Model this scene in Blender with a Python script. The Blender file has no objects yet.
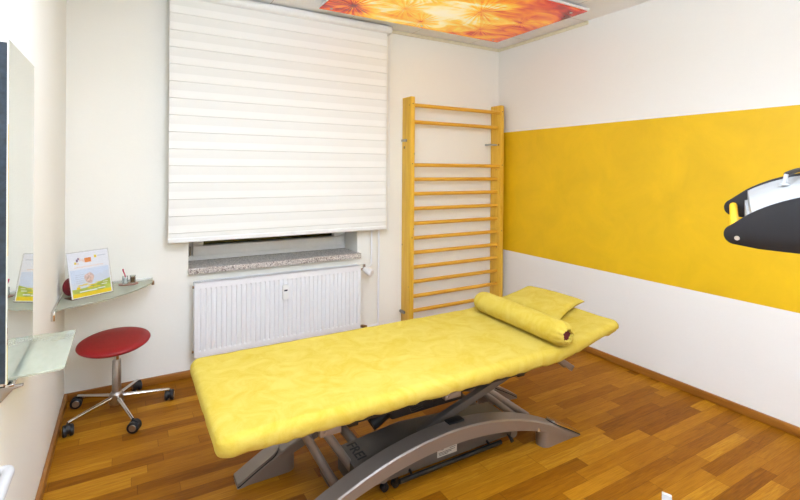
import bpy, bmesh, math, random
from mathutils import Vector, Matrix
random.seed(7)
PI = math.pi
scene = bpy.context.scene
C = scene.collection

# ------------------------------------------------------------------ helpers
def lin(c):
    return tuple(((v/255.0)/12.92 if v/255.0 <= 0.04045 else ((v/255.0+0.055)/1.055)**2.4) for v in c)

def newmat(name):
    m = bpy.data.materials.new(name); m.use_nodes = True
    nt = m.node_tree; b = nt.nodes['Principled BSDF']
    return m, nt, b

def simple(name, rgb, rough=.5, metal=0, noise=.06, scale=30, bump=0, **kw):
    """plain procedural material: base colour varied a little by noise"""
    m, nt, b = newmat(name)
    c = lin(rgb)
    n = nt.nodes.new('ShaderNodeTexNoise'); n.inputs['Scale'].default_value = scale; n.inputs['Detail'].default_value = 3
    tc = nt.nodes.new('ShaderNodeTexCoord'); nt.links.new(tc.outputs['Object'], n.inputs['Vector'])
    r = nt.nodes.new('ShaderNodeValToRGB')
    r.color_ramp.elements[0].position = .3; r.color_ramp.elements[1].position = .7
    r.color_ramp.elements[0].color = tuple(v*(1-noise) for v in c)+(1,)
    r.color_ramp.elements[1].color = tuple(min(1, v*(1+noise)) for v in c)+(1,)
    nt.links.new(n.outputs['Fac'], r.inputs[0]); nt.links.new(r.outputs[0], b.inputs['Base Color'])
    b.inputs['Roughness'].default_value = rough; b.inputs['Metallic'].default_value = metal
    if bump:
        bp = nt.nodes.new('ShaderNodeBump'); bp.inputs['Strength'].default_value = bump; bp.inputs['Distance'].default_value = .002
        nt.links.new(n.outputs['Fac'], bp.inputs['Height']); nt.links.new(bp.outputs[0], b.inputs['Normal'])
    for k, v in kw.items(): b.inputs[k].default_value = v
    return m

def emis(name, rgb, s):
    m, nt, b = newmat(name)
    b.inputs['Base Color'].default_value = (.8, .8, .8, 1)
    b.inputs['Emission Color'].default_value = lin(rgb)+(1,); b.inputs['Emission Strength'].default_value = s
    return m

def link(name, bm, mat, parent=None, smooth=True, ang=35):
    me = bpy.data.meshes.new(name); bm.normal_update(); bm.to_mesh(me); bm.free()
    if smooth:
        for p in me.polygons: p.use_smooth = True
        me.set_sharp_from_angle(angle=math.radians(ang))
    o = bpy.data.objects.new(name, me); C.objects.link(o)
    for mm in (mat if isinstance(mat, (list, tuple)) else [mat]): me.materials.append(mm)
    if parent: o.parent = parent
    return o

def thing(name, label, cat, loc=(0, 0, 0), rz=0, group=None):
    o = bpy.data.objects.new(name, None); C.objects.link(o)
    o.location = loc; o.rotation_euler = (0, 0, rz); o.empty_display_size = .05
    o['label'] = label; o['category'] = cat
    if group: o['group'] = group
    return o
def tag(o, label, cat, group=None):
    o['label'] = label; o['category'] = cat
    if group: o['group'] = group
    return o
def struct(name, bm, m, parent=None, smooth=False):
    o = link(name, bm, m, parent, smooth)
    if not parent: o['kind'] = 'structure'
    return o

def box(bm, a, b, bev=0, seg=2, mi=0):
    """axis aligned box from corner a to corner b"""
    a = Vector(a); b = Vector(b)
    vs = bmesh.ops.create_cube(bm, size=1)['verts']
    for v in vs:
        v.co = Vector([(a[i]+b[i])/2 + v.co[i]*(b[i]-a[i]) for i in range(3)])
    fs = set(f for v in vs for f in v.link_faces)
    for f in fs: f.material_index = mi
    if bev:
        es = list(set(e for v in vs for e in v.link_edges))
        r = bmesh.ops.bevel(bm, geom=es, offset=bev, segments=seg, profile=.5, affect='EDGES', clamp_overlap=True)
        for f in r['faces']: f.material_index = mi
    return bm
def BX(a, b, bev=0, seg=2):
    return box(bmesh.new(), a, b, bev, seg)

def prism(bm, pts, d, bev=0, seg=2):
    """polygon pts (list of 3D, planar) extruded by vector d"""
    d = Vector(d)
    v0 = [bm.verts.new(Vector(p)) for p in pts]; v1 = [bm.verts.new(Vector(p)+d) for p in pts]
    n = len(pts)
    f = [bm.faces.new(v0), bm.faces.new(list(reversed(v1)))]
    for i in range(n):
        f.append(bm.faces.new((v0[(i+1) % n], v0[i], v1[i], v1[(i+1) % n])))
    bmesh.ops.recalc_face_normals(bm, faces=f)
    if bev:
        es = list(set(f[0].edges) | set(f[1].edges))
        bmesh.ops.bevel(bm, geom=es, offset=bev, segments=seg, profile=.5, affect='EDGES', clamp_overlap=True)
    return bm

def tube(bm, pts, r, n=12, caps=True, closed=False):
    """round tube along polyline; r number or list"""
    pts = [Vector(p) for p in pts]; m = len(pts)
    rs = r if isinstance(r, (list, tuple)) else [r]*m
    rings = []; up = None
    for i, p in enumerate(pts):
        if closed: t = (pts[(i+1) % m]-pts[i-1]).normalized()
        else: t = (pts[min(i+1, m-1)]-pts[max(i-1, 0)]).normalized()
        if up is None:
            up = Vector((0, 0, 1)) if abs(t.z) < .9 else Vector((1, 0, 0))
        s = t.cross(up).normalized(); up = s.cross(t).normalized()
        rings.append([bm.verts.new(p+(s*math.cos(2*PI*k/n)+up*math.sin(2*PI*k/n))*rs[i]) for k in range(n)])
    fs = []
    for i in range(m if closed else m-1):
        a = rings[i]; b = rings[(i+1) % m]
        for k in range(n): fs.append(bm.faces.new((a[k], a[(k+1) % n], b[(k+1) % n], b[k])))
    if caps and not closed:
        fs.append(bm.faces.new(list(reversed(rings[0])))); fs.append(bm.faces.new(rings[-1]))
    bmesh.ops.recalc_face_normals(bm, faces=fs)
    return bm
def TB(pts, r, n=12): return tube(bmesh.new(), pts, r, n)

def lathe(bm, prof, n=32, M=None):
    """prof: list of (r,z), revolved about z"""
    M = M or Matrix()
    rings = []
    for r, z in prof:
        if r < 1e-6: rings.append([bm.verts.new(M @ Vector((0, 0, z)))])
        else: rings.append([bm.verts.new(M @ Vector((r*math.cos(2*PI*k/n), r*math.sin(2*PI*k/n), z))) for k in range(n)])
    fs = []
    for a, b in zip(rings, rings[1:]):
        for k in range(n):
            k2 = (k+1) % n
            if len(a) == 1 and len(b) == 1: continue
            if len(a) == 1: fs.append(bm.faces.new((a[0], b[k2], b[k])))
            elif len(b) == 1: fs.append(bm.faces.new((a[k], a[k2], b[0])))
            else: fs.append(bm.faces.new((a[k], a[k2], b[k2], b[k])))
    if len(rings[0]) > 1: fs.append(bm.faces.new(list(reversed(rings[0]))))
    if len(rings[-1]) > 1: fs.append(bm.faces.new(rings[-1]))
    bmesh.ops.recalc_face_normals(bm, faces=fs)
    return bm

def arcpts(c, r, a0, a1, n, u, v):
    c = Vector(c); u = Vector(u); v = Vector(v)
    return [c+u*r*math.cos(a0+(a1-a0)*i/n)+v*r*math.sin(a0+(a1-a0)*i/n) for i in range(n+1)]

def text_mesh(name, s, size, M, mat, parent, depth=.0006):
    cu = bpy.data.curves.new(name, 'FONT'); cu.body = s; cu.size = size; cu.extrude = depth
    cu.offset = size*.012
    t = bpy.data.objects.new(name, cu); C.objects.link(t)
    bpy.context.view_layer.update()
    me = bpy.data.meshes.new_from_object(t.evaluated_get(bpy.context.evaluated_depsgraph_get()))
    bpy.data.objects.remove(t)
    me.transform(M); me.materials.clear(); me.materials.append(mat)
    o = bpy.data.objects.new(name, me); C.objects.link(o); o.parent = parent
    return o

# ------------------------------------------------------------------ dimensions (metres)
XL, XR, YB, YF, H = -.32, 3.124, 3.444, -1.9, 2.60
Z1, Z2 = .659, 1.781                        # painted band on the right wall

# ------------------------------------------------------------------ materials
def wall_mat(name, base, band=None):
    m, nt, b = newmat(name)
    N = nt.nodes; L = nt.links
    tc = N.new('ShaderNodeTexCoord')
    mp = N.new('ShaderNodeMapping'); mp.inputs['Scale'].default_value = (60, 60, 220)
    L.new(tc.outputs['Object'], mp.inputs[0])
    n = N.new('ShaderNodeTexNoise'); n.inputs['Scale'].default_value = 1; n.inputs['Detail'].default_value = 4
    L.new(mp.outputs[0], n.inputs['Vector'])
    bp = N.new('ShaderNodeBump'); bp.inputs['Strength'].default_value = .25; bp.inputs['Distance'].default_value = .002
    L.new(n.outputs['Fac'], bp.inputs['Height']); L.new(bp.outputs[0], b.inputs['Normal'])
    b.inputs['Roughness'].default_value = .75
    c = lin(base)
    r = N.new('ShaderNodeValToRGB')
    r.color_ramp.elements[0].color = tuple(v*.975 for v in c)+(1,); r.color_ramp.elements[1].color = c+(1,)
    L.new(n.outputs['Fac'], r.inputs[0])
    if not band:
        L.new(r.outputs[0], b.inputs['Base Color']); return m
    # trowelled yellow plaster band between Z1 and Z2
    sp = N.new('ShaderNodeSeparateXYZ'); L.new(tc.outputs['Object'], sp.inputs[0])
    g1 = N.new('ShaderNodeMath'); g1.operation = 'GREATER_THAN'; g1.inputs[1].default_value = Z1; L.new(sp.outputs['Z'], g1.inputs[0])
    g2 = N.new('ShaderNodeMath'); g2.operation = 'LESS_THAN'; g2.inputs[1].default_value = Z2; L.new(sp.outputs['Z'], g2.inputs[0])
    mu = N.new('ShaderNodeMath'); mu.operation = 'MULTIPLY'; L.new(g1.outputs[0], mu.inputs[0]); L.new(g2.outputs[0], mu.inputs[1])
    n2 = N.new('ShaderNodeTexNoise'); n2.inputs['Scale'].default_value = 3.2; n2.inputs['Detail'].default_value = 9; n2.inputs['Roughness'].default_value = .62
    n2.inputs['Distortion'].default_value = .5
    L.new(tc.outputs['Object'], n2.inputs['Vector'])
    r2 = N.new('ShaderNodeValToRGB')
    e = r2.color_ramp.elements; e[0].position = .28; e[1].position = .72
    e[0].color = lin(tuple(v*.96 for v in band))+(1,); e[1].color = lin(tuple(min(255, v*1.03) for v in band))+(1,)
    L.new(n2.outputs['Fac'], r2.inputs[0])
    mx = N.new('ShaderNodeMix'); mx.data_type = 'RGBA'
    L.new(mu.outputs[0], mx.inputs[0]); L.new(r.outputs[0], mx.inputs[6]); L.new(r2.outputs[0], mx.inputs[7])
    L.new(mx.outputs[2], b.inputs['Base Color'])
    ro = N.new('ShaderNodeMath'); ro.operation = 'MULTIPLY_ADD'; ro.inputs[1].default_value = -.25; ro.inputs[2].default_value = .75
    L.new(mu.outputs[0], ro.inputs[0]); L.new(ro.outputs[0], b.inputs['Roughness'])
    return m

def parquet_mat():
    m, nt, b = newmat('oak_parquet'); N = nt.nodes; L = nt.links
    W, LEN = .070, .46
    def math_(op, a=None, bb=None, c=None):
        q = N.new('ShaderNodeMath'); q.operation = op
        for i, v in enumerate((a, bb, c)):
            if v is None: continue
            if isinstance(v, (int, float)): q.inputs[i].default_value = v
            else: L.new(v, q.inputs[i])
        return q.outputs[0]
    tc = N.new('ShaderNodeTexCoord'); sp = N.new('ShaderNodeSeparateXYZ'); L.new(tc.outputs['Object'], sp.inputs[0])
    ry = math_('DIVIDE', sp.outputs['Y'], W); row = math_('FLOOR', ry); fy = math_('FRACT', ry)
    wn = N.new('ShaderNodeTexWhiteNoise'); wn.noise_dimensions = '1D'; L.new(row, wn.inputs['W'])
    off = math_('MULTIPLY', wn.outputs['Value'], 7.0)
    ln = math_('MULTIPLY_ADD', wn.outputs['Value'], .5, .75)
    rx = math_('MULTIPLY_ADD', math_('DIVIDE', sp.outputs['X'], LEN), ln, off)
    col = math_('FLOOR', rx); fx = math_('FRACT', rx)
    cb = N.new('ShaderNodeCombineXYZ'); L.new(row, cb.inputs[0]); L.new(col, cb.inputs[1])
    w2 = N.new('ShaderNodeTexWhiteNoise'); w2.noise_dimensions = '3D'; L.new(cb.outputs[0], w2.inputs['Vector'])
    # grain, shifted per strip
    add = N.new('ShaderNodeVectorMath'); add.operation = 'MULTIPLY_ADD'
    L.new(w2.outputs['Color'], add.inputs[0]); add.inputs[1].default_value = (13, 17, 11); L.new(tc.outputs['Object'], add.inputs[2])
    mp = N.new('ShaderNodeMapping'); mp.inputs['Scale'].default_value = (4, 42, 1); L.new(add.outputs[0], mp.inputs[0])
    g = N.new('ShaderNodeTexNoise'); g.inputs['Scale'].default_value = 1.2; g.inputs['Detail'].default_value = 8; g.inputs['Roughness'].default_value = .65; g.inputs['Distortion'].default_value = .9
    L.new(mp.outputs[0], g.inputs['Vector'])
    mpf = N.new('ShaderNodeMapping'); mpf.inputs['Scale'].default_value = (12, 380, 1); L.new(add.outputs[0], mpf.inputs[0])
    gf = N.new('ShaderNodeTexNoise'); gf.inputs['Scale'].default_value = 1; gf.inputs['Detail'].default_value = 2; L.new(mpf.outputs[0], gf.inputs['Vector'])
    ramp = N.new('ShaderNodeValToRGB'); e = ramp.color_ramp
    e.elements[0].position = 0; e.elements[0].color = lin((112, 66, 4))+(1,)
    e.elements[1].position = 1; e.elements[1].color = lin((200, 144, 40))+(1,)
    for p, c in ((.2, (136, 80, 6)), (.5, (160, 101, 12)), (.8, (181, 121, 22))):
        q = e.elements.new(p); q.color = lin(c)+(1,)
    tone = math_('MULTIPLY_ADD', w2.outputs['Value'], .66, math_('MULTIPLY_ADD', g.outputs['Fac'], .75, -.16))
    L.new(tone, ramp.inputs[0])
    # thin dark joints
    ey = math_('MINIMUM', fy, math_('SUBTRACT', 1, fy)); ex = math_('MINIMUM', fx, math_('SUBTRACT', 1, fx))
    jy = math_('LESS_THAN', ey, .014); jx = math_('LESS_THAN', ex, .003)
    j = math_('MAXIMUM', jy, jx)
    dark = N.new('ShaderNodeMix'); dark.data_type = 'RGBA'; dark.blend_type = 'MULTIPLY'
    L.new(math_('MULTIPLY', j, .45), dark.inputs[0]); L.new(ramp.outputs[0], dark.inputs[6]); dark.inputs[7].default_value = (.25, .14, .06, 1)
    fine = N.new('ShaderNodeMix'); fine.data_type = 'RGBA'; fine.blend_type = 'MULTIPLY'; fine.inputs[0].default_value = .35
    fr = N.new('ShaderNodeValToRGB'); fr.color_ramp.elements[0].position = .38; fr.color_ramp.elements[0].color = (.45, .38, .3, 1); fr.color_ramp.elements[1].position = .55
    L.new(gf.outputs['Fac'], fr.inputs[0]); L.new(dark.outputs[2], fine.inputs[6]); L.new(fr.outputs[0], fine.inputs[7])
    L.new(fine.outputs[2], b.inputs['Base Color'])
    b.inputs['Roughness'].default_value = .5; b.inputs['Specular IOR Level'].default_value = .14
    bp = N.new('ShaderNodeBump'); bp.inputs['Strength'].default_value = .15; bp.inputs['Distance'].default_value = .001
    L.new(math_('SUBTRACT', g.outputs['Fac'], j), bp.inputs['Height']); L.new(bp.outputs[0], b.inputs['Normal'])
    return m

def wood_mat(name, c0, c1, axis='Z', rough=.45, knots=True):
    m, nt, b = newmat(name); N = nt.nodes; L = nt.links
    tc = N.new('ShaderNodeTexCoord'); mp = N.new('ShaderNodeMapping')
    s = {'Z': (55, 55, 3), 'X': (3, 55, 55), 'Y': (55, 3, 55)}[axis]
    mp.inputs['Scale'].default_value = s; L.new(tc.outputs['Object'], mp.inputs[0])
    n = N.new('ShaderNodeTexNoise'); n.inputs['Scale'].default_value = 1; n.inputs['Detail'].default_value = 5; n.inputs['Distortion'].default_value = 1
    L.new(mp.outputs[0], n.inputs['Vector'])
    r = N.new('ShaderNodeValToRGB'); r.color_ramp.elements[0].position = .3; r.color_ramp.elements[1].position = .7
    r.color_ramp.elements[0].color = lin(c0)+(1,); r.color_ramp.elements[1].color = lin(c1)+(1,)
    L.new(n.outputs['Fac'], r.inputs[0]); out = r.outputs[0]
    if knots:
        v = N.new('ShaderNodeTexVoronoi'); v.inputs['Scale'].default_value = 9; v.inputs['Randomness'].default_value = 1
        L.new(tc.outputs['Object'], v.inputs['Vector'])
        k = N.new('ShaderNodeValToRGB'); k.color_ramp.elements[0].position = .07; k.color_ramp.elements[0].color = (.16, .06, .015, 1)
        k.color_ramp.elements[1].position = .13; k.color_ramp.elements[1].color = (1, 1, 1, 1); L.new(v.outputs['Distance'], k.inputs[0])
        mx = N.new('ShaderNodeMix'); mx.data_type = 'RGBA'; mx.blend_type = 'MULTIPLY'; mx.inputs[0].default_value = .9
        L.new(out, mx.inputs[6]); L.new(k.outputs[0], mx.inputs[7]); out = mx.outputs[2]
    L.new(out, b.inputs['Base Color']); b.inputs['Roughness'].default_value = rough
    return m

def terry_mat():
    m, nt, b = newmat('yellow_terry'); N = nt.nodes; L = nt.links
    tc = N.new('ShaderNodeTexCoord')
    n = N.new('ShaderNodeTexNoise'); n.inputs['Scale'].default_value = 9; n.inputs['Detail'].default_value = 6; n.inputs['Roughness'].default_value = .6; n.inputs['Distortion'].default_value = 1.2
    L.new(tc.outputs['Object'], n.inputs['Vector'])
    r = N.new('ShaderNodeValToRGB'); r.color_ramp.elements[0].position = .32; r.color_ramp.elements[1].position = .66
    r.color_ramp.elements[0].color = lin((197, 169, 58))+(1,); r.color_ramp.elements[1].color = lin((208, 185, 86))+(1,)
    L.new(n.outputs['Fac'], r.inputs[0]); L.new(r.outputs[0], b.inputs['Base Color'])
    f = N.new('ShaderNodeTexNoise'); f.inputs['Scale'].default_value = 420; f.inputs['Detail'].default_value = 2
    L.new(tc.outputs['Object'], f.inputs['Vector'])
    w = N.new('ShaderNodeTexNoise'); w.inputs['Scale'].default_value = 12; w.inputs['Detail'].default_value = 4; w.inputs['Distortion'].default_value = 1.5
    L.new(tc.outputs['Object'], w.inputs['Vector'])
    b1 = N.new('ShaderNodeBump'); b1.inputs['Strength'].default_value = .6; b1.inputs['Distance'].default_value = .003
    b2 = N.new('ShaderNodeBump'); b2.inputs['Strength'].default_value = .35; b2.inputs['Distance'].default_value = .008
    L.new(f.outputs['Fac'], b1.inputs['Height']); L.new(w.outputs['Fac'], b2.inputs['Height']); L.new(b2.outputs[0], b1.inputs['Normal'])
    L.new(b1.outputs[0], b.inputs['Normal'])
    b.inputs['Roughness'].default_value = .95; b.inputs['Sheen Weight'].default_value = .15; b.inputs['Sheen Roughness'].default_value = .4
    b.inputs['Sheen Tint'].default_value = lin((255, 240, 150))+(1,)
    b.inputs['Specular IOR Level'].default_value = .1
    return m

def granite_mat():
    m, nt, b = newmat('granite'); N = nt.nodes; L = nt.links
    tc = N.new('ShaderNodeTexCoord')
    v = N.new('ShaderNodeTexVoronoi'); v.inputs['Scale'].default_value = 170; L.new(tc.outputs['Object'], v.inputs['Vector'])
    sp = N.new('ShaderNodeSeparateXYZ'); L.new(v.outputs['Color'], sp.inputs[0])
    r = N.new('ShaderNodeValToRGB'); e = r.color_ramp; e.interpolation = 'CONSTANT'
    e.elements[0].position = 0; e.elements[0].color = lin((112, 98, 92))+(1,)
    e.elements[1].position = .16; e.elements[1].color = lin((176, 166, 158))+(1,)
    for p, c in ((.34, (196, 186, 176)), (.6, (222, 214, 204)), (.85, (192, 180, 172))):
        q = e.elements.new(p); q.color = lin(c)+(1,)
    L.new(sp.outputs['X'], r.inputs[0]); L.new(r.outputs[0], b.inputs['Base Color']); b.inputs['Roughness'].default_value = .3
    return m

def brushed(name, rgb, rough=.35, metal=.9):
    m, nt, b = newmat(name); N = nt.nodes; L = nt.links
    tc = N.new('ShaderNodeTexCoord'); n = N.new('ShaderNodeTexNoise'); n.inputs['Scale'].default_value = 90; n.inputs['Detail'].default_value = 2
    L.new(tc.outputs['Object'], n.inputs['Vector'])
    mr = N.new('ShaderNodeMapRange'); mr.inputs['To Min'].default_value = rough-.05; mr.inputs['To Max'].default_value = rough+.08
    L.new(n.outputs['Fac'], mr.inputs[0]); L.new(mr.outputs[0], b.inputs['Roughness'])
    b.inputs['Base Color'].default_value = lin(rgb)+(1,); b.inputs['Metallic'].default_value = metal
    return m

def fabric_blind():
    m, nt, b = newmat('blind_fabric'); N = nt.nodes; L = nt.links
    tc = N.new('ShaderNodeTexCoord'); sp = N.new('ShaderNodeSeparateXYZ'); L.new(tc.outputs['Object'], sp.inputs[0])
    # woven cloth with opaque and looser bands, repeating every 11 cm
    d = N.new('ShaderNodeMath'); d.operation = 'DIVIDE'; d.inputs[1].default_value = .1102; L.new(sp.outputs['Z'], d.inputs[0])
    f = N.new('ShaderNodeMath'); f.operation = 'FRACT'; L.new(d.outputs[0], f.inputs[0])
    r = N.new('ShaderNodeValToRGB'); e = r.color_ramp
    e.elements[0].position = .0; e.elements[0].color = lin((244, 243, 236))+(1,)
    e.elements[1].position = 1; e.elements[1].color = lin((240, 239, 232))+(1,)
    for p, c in ((.44, (244, 243, 237)), (.47, (236, 235, 228)), (.55, (237, 236, 229))):
        q = e.elements.new(p); q.color = lin(c)+(1,)
    L.new(f.outputs[0], r.inputs[0]); L.new(r.outputs[0], b.inputs['Base Color'])
    b.inputs['Roughness'].default_value = .85
    n = N.new('ShaderNodeTexNoise'); n.inputs['Scale'].default_value = 300; L.new(tc.outputs['Object'], n.inputs['Vector'])
    bp = N.new('ShaderNodeBump'); bp.inputs['Strength'].default_value = .1; bp.inputs['Distance'].default_value = .001
    L.new(n.outputs['Fac'], bp.inputs['Height']); L.new(bp.outputs[0], b.inputs['Normal'])
    return m

def ceiling_mat():
    m, nt, b = newmat('ceiling_board'); N = nt.nodes; L = nt.links
    tc = N.new('ShaderNodeTexCoord'); sp = N.new('ShaderNodeSeparateXYZ'); L.new(tc.outputs['Object'], sp.inputs[0])
    def seam(axis, origin, pitch, w):
        s = N.new('ShaderNodeMath'); s.operation = 'SUBTRACT'; s.inputs[1].default_value = origin; L.new(sp.outputs[axis], s.inputs[0])
        d = N.new('ShaderNodeMath'); d.operation = 'DIVIDE'; d.inputs[1].default_value = pitch; L.new(s.outputs[0], d.inputs[0])
        a = N.new('ShaderNodeMath'); a.operation = 'FRACT'; L.new(d.outputs[0], a.inputs[0])
        c = N.new('ShaderNodeMath'); c.operation = 'LESS_THAN'; c.inputs[1].default_value = w/pitch; L.new(a.outputs[0], c.inputs[0])
        return c.outputs[0]
    mx = N.new('ShaderNodeMath'); mx.operation = 'MAXIMUM'
    L.new(seam('X', 2.13-.625, .625, .004), mx.inputs[0]); L.new(seam('Y', 3.07-.625*6, .625, .004), mx.inputs[1])
    mi = N.new('ShaderNodeMix'); mi.data_type = 'RGBA'; L.new(mx.outputs[0], mi.inputs[0])
    mi.inputs[6].default_value = lin((250, 249, 246))+(1,); mi.inputs[7].default_value = lin((190, 180, 165))+(1,)
    L.new(mi.outputs[2], b.inputs['Base Color']); b.inputs['Roughness'].default_value = .8
    return m

def art_mat():
    """print of dandelion seeds in orange, yellow and red"""
    m, nt, b = newmat('dandelion_print'); N = nt.nodes; L = nt.links
    tc = N.new('ShaderNodeTexCoord')
    def M_(op, a=None, bb=None, c=None, clamp=False):
        q = N.new('ShaderNodeMath'); q.operation = op; q.use_clamp = clamp
        for i, v in enumerate((a, bb, c)):
            if v is None: continue
            if isinstance(v, (int, float)): q.inputs[i].default_value = v
            else: L.new(v, q.inputs[i])
        return q.outputs[0]
    n = N.new('ShaderNodeTexNoise'); n.inputs['Scale'].default_value = 2.1; n.inputs['Detail'].default_value = 5; n.inputs['Distortion'].default_value = 1.4
    mp = N.new('ShaderNodeMapping'); mp.inputs['Rotation'].default_value = (0, 0, .5); mp.inputs['Scale'].default_value = (1, 2.4, 1)
    L.new(tc.outputs['Object'], mp.inputs[0]); L.new(mp.outputs[0], n.inputs['Vector'])
    # brighter, whiter towards the middle of the picture
    ds = N.new('ShaderNodeVectorMath'); ds.operation = 'DISTANCE'; L.new(tc.outputs['Object'], ds.inputs[0]); ds.inputs[1].default_value = (1.95, 2.75, 2.56)
    base = M_('ADD', M_('MULTIPLY_ADD', n.outputs['Fac'], 1.25, -.52), M_('MULTIPLY', ds.outputs['Value'], .70))
    val = base
    for (cx, cy, rad, k) in ((1.36, 2.98, .30, 1.), (1.95, 3.03, .22, .8), (2.20, 2.62, .34, .7), (1.70, 2.85, .25, .6), (2.47, 2.95, .22, .6), (2.62, 2.65, .16, .5), (1.6, 2.5, .3, .7)):
        sb = N.new('ShaderNodeVectorMath'); sb.operation = 'SUBTRACT'; L.new(tc.outputs['Object'], sb.inputs[0]); sb.inputs[1].default_value = (cx, cy, 2.56)
        sx = N.new('ShaderNodeSeparateXYZ'); L.new(sb.outputs[0], sx.inputs[0])
        an = M_('ARCTAN2', sx.outputs['Y'], sx.outputs['X'])
        ln = N.new('ShaderNodeVectorMath'); ln.operation = 'LENGTH'; L.new(sb.outputs[0], ln.inputs[0])
        nn = N.new('ShaderNodeTexNoise'); nn.noise_dimensions = '2D'; nn.inputs['Scale'].default_value = 1; nn.inputs['Detail'].default_value = 2
        cb = N.new('ShaderNodeCombineXYZ'); L.new(M_('MULTIPLY', an, 9.0), cb.inputs[0]); L.new(M_('MULTIPLY', ln.outputs['Value'], 3.0), cb.inputs[1])
        L.new(cb.outputs[0], nn.inputs['Vector'])
        fall = M_('SUBTRACT', 1, M_('DIVIDE', ln.outputs['Value'], rad), clamp=True)
        ray = M_('MULTIPLY', M_('MULTIPLY_ADD', nn.outputs['Fac'], 1.7, -.75), fall)
        core = M_('MULTIPLY', M_('POWER', fall, 12.0), .6)
        val = M_('ADD', val, M_('MULTIPLY', M_('ADD', ray, core), k))
    r = N.new('ShaderNodeValToRGB'); e = r.color_ramp
    e.elements[0].position = 0; e.elements[0].color = lin((255, 248, 215))+(1,)
    e.elements[1].position = 1; e.elements[1].color = lin((120, 20, 14))+(1,)
    for p, c in ((.18, (255, 244, 190)), (.34, (255, 216, 70)), (.5, (252, 178, 16)), (.66, (240, 120, 16)), (.82, (206, 44, 20))):
        q = e.elements.new(p); q.color = lin(c)+(1,)
    L.new(val, r.inputs[0])
    L.new(r.outputs[0], b.inputs['Base Color']); L.new(r.outputs[0], b.inputs['Emission Color'])
    b.inputs['Emission Strength'].default_value = .20; b.inputs['Roughness'].default_value = .25  # slight emission in the print's own colours
    return m

def glass_mat(name, tint, rough=.02, gloss=.09, body=0.0):
    """thin glass: tinted see-through body with a surface reflection"""
    m = bpy.data.materials.new(name); m.use_nodes = True
    N = m.node_tree.nodes; L = m.node_tree.links; N.clear()
    out = N.new('ShaderNodeOutputMaterial')
    tr = N.new('ShaderNodeBsdfTransparent'); tr.inputs[0].default_value = lin(tint)+(1,)
    di = N.new('ShaderNodeBsdfDiffuse'); di.inputs[0].default_value = lin(tint)+(1,)
    gl = N.new('ShaderNodeBsdfGlossy'); gl.inputs['Roughness'].default_value = rough
    n = N.new('ShaderNodeTexNoise'); n.inputs['Scale'].default_value = 6
    mr = N.new('ShaderNodeMapRange'); mr.inputs['To Min'].default_value = body*.9; mr.inputs['To Max'].default_value = body*1.1
    L.new(n.outputs['Fac'], mr.inputs[0])
    a = N.new('ShaderNodeMixShader'); L.new(mr.outputs[0], a.inputs[0]); L.new(tr.outputs[0], a.inputs[1]); L.new(di.outputs[0], a.inputs[2])
    lw = N.new('ShaderNodeFresnel'); lw.inputs[0].default_value = 1.35
    mu = N.new('ShaderNodeMath'); mu.operation = 'MULTIPLY_ADD'; mu.inputs[1].default_value = .6; mu.inputs[2].default_value = gloss*.3
    L.new(lw.outputs[0], mu.inputs[0])
    c = N.new('ShaderNodeMixShader'); L.new(mu.outputs[0], c.inputs[0]); L.new(a.outputs[0], c.inputs[1]); L.new(gl.outputs[0], c.inputs[2])
    L.new(c.outputs[0], out.inputs[0])
    return m

M = {}
M['wall'] = wall_mat('white_wall', (249, 246, 235))
M['wall_band'] = wall_mat('white_wall_with_yellow_band', (247, 245, 238), (240, 194, 14))
M['ceiling'] = ceiling_mat()
M['floor'] = parquet_mat()
M['skirt'] = wood_mat('oak_skirting', (146, 90, 26), (172, 112, 40), 'X', .4, False)
M['skirty'] = wood_mat('oak_skirting_side', (146, 90, 26), (172, 112, 40), 'Y', .4, False)
M['cream'] = simple('cream_strip', (232, 222, 190), .6)
M['pine'] = wood_mat('pine_upright', (226, 172, 44), (244, 200, 74), 'Z')
M['rung'] = wood_mat('pine_rung', (216, 156, 40), (238, 186, 66), 'X', .4, False)
M['terry'] = terry_mat()
M['maroon'] = simple('maroon_foam', (98, 22, 38), .7, bump=.3)
M['granite'] = granite_mat()
M['white_enamel'] = simple('white_enamel', (240, 240, 240), .3, noise=.01)
M['white_plastic'] = simple('white_plastic', (240, 240, 236), .4, noise=.02)
M['frame'] = simple('window_frame_white', (246, 244, 238), .4, noise=.02)
M['night_glass'] = simple('night_glass', (10, 14, 12), .05, noise=.3, scale=3)
M['blind'] = fabric_blind()
M['chrome'] = brushed('chrome', (214, 212, 208), .12, 1)
M['steel'] = brushed('brushed_steel', (176, 172, 166), .35, 1)
M['silver'] = brushed('silver_paint', (148, 137, 128), .38, .55)
M['silver_dark'] = brushed('grey_paint', (112, 104, 98), .45, .4)
M['housing_grey'] = brushed('grey_housing_paint', (100, 92, 84), .5, .2)
M['black'] = simple('black_plastic', (24, 24, 26), .5)
M['black_metal'] = simple('black_metal', (30, 32, 34), .35, .3)
M['charcoal'] = simple('charcoal_panel', (15, 14, 18), .6)
M['mirror_side'] = simple('dark_mirror_block', (44, 56, 68), .35, noise=.35, scale=60)
M['mirror'] = brushed('mirror_silvering', (236, 240, 236), .0, 1)
nt = M['mirror'].node_tree
for l in list(nt.links):
    if l.to_socket.name == 'Roughness': nt.links.remove(l)
nt.nodes['Principled BSDF'].inputs['Roughness'].default_value = .0
M['shelf_glass'] = glass_mat('green_tinted_glass', (240, 244, 228), .03, gloss=.03, body=.32)
M['clear'] = glass_mat('clear_glass', (246, 248, 246), .01)
M['acrylic'] = glass_mat('clear_acrylic', (250, 250, 250), .02)
M['red_vinyl'] = simple('red_vinyl', (150, 18, 22), .5, noise=.08, scale=60, bump=.1)
M['dark_red'] = simple('dark_red_cloth', (128, 16, 30), .6)
M['paper'] = simple('white_paper', (244, 244, 246), .6, noise=.01)
M['zinc'] = simple('zinc_plate', (190, 196, 200), .35, .2)
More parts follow.
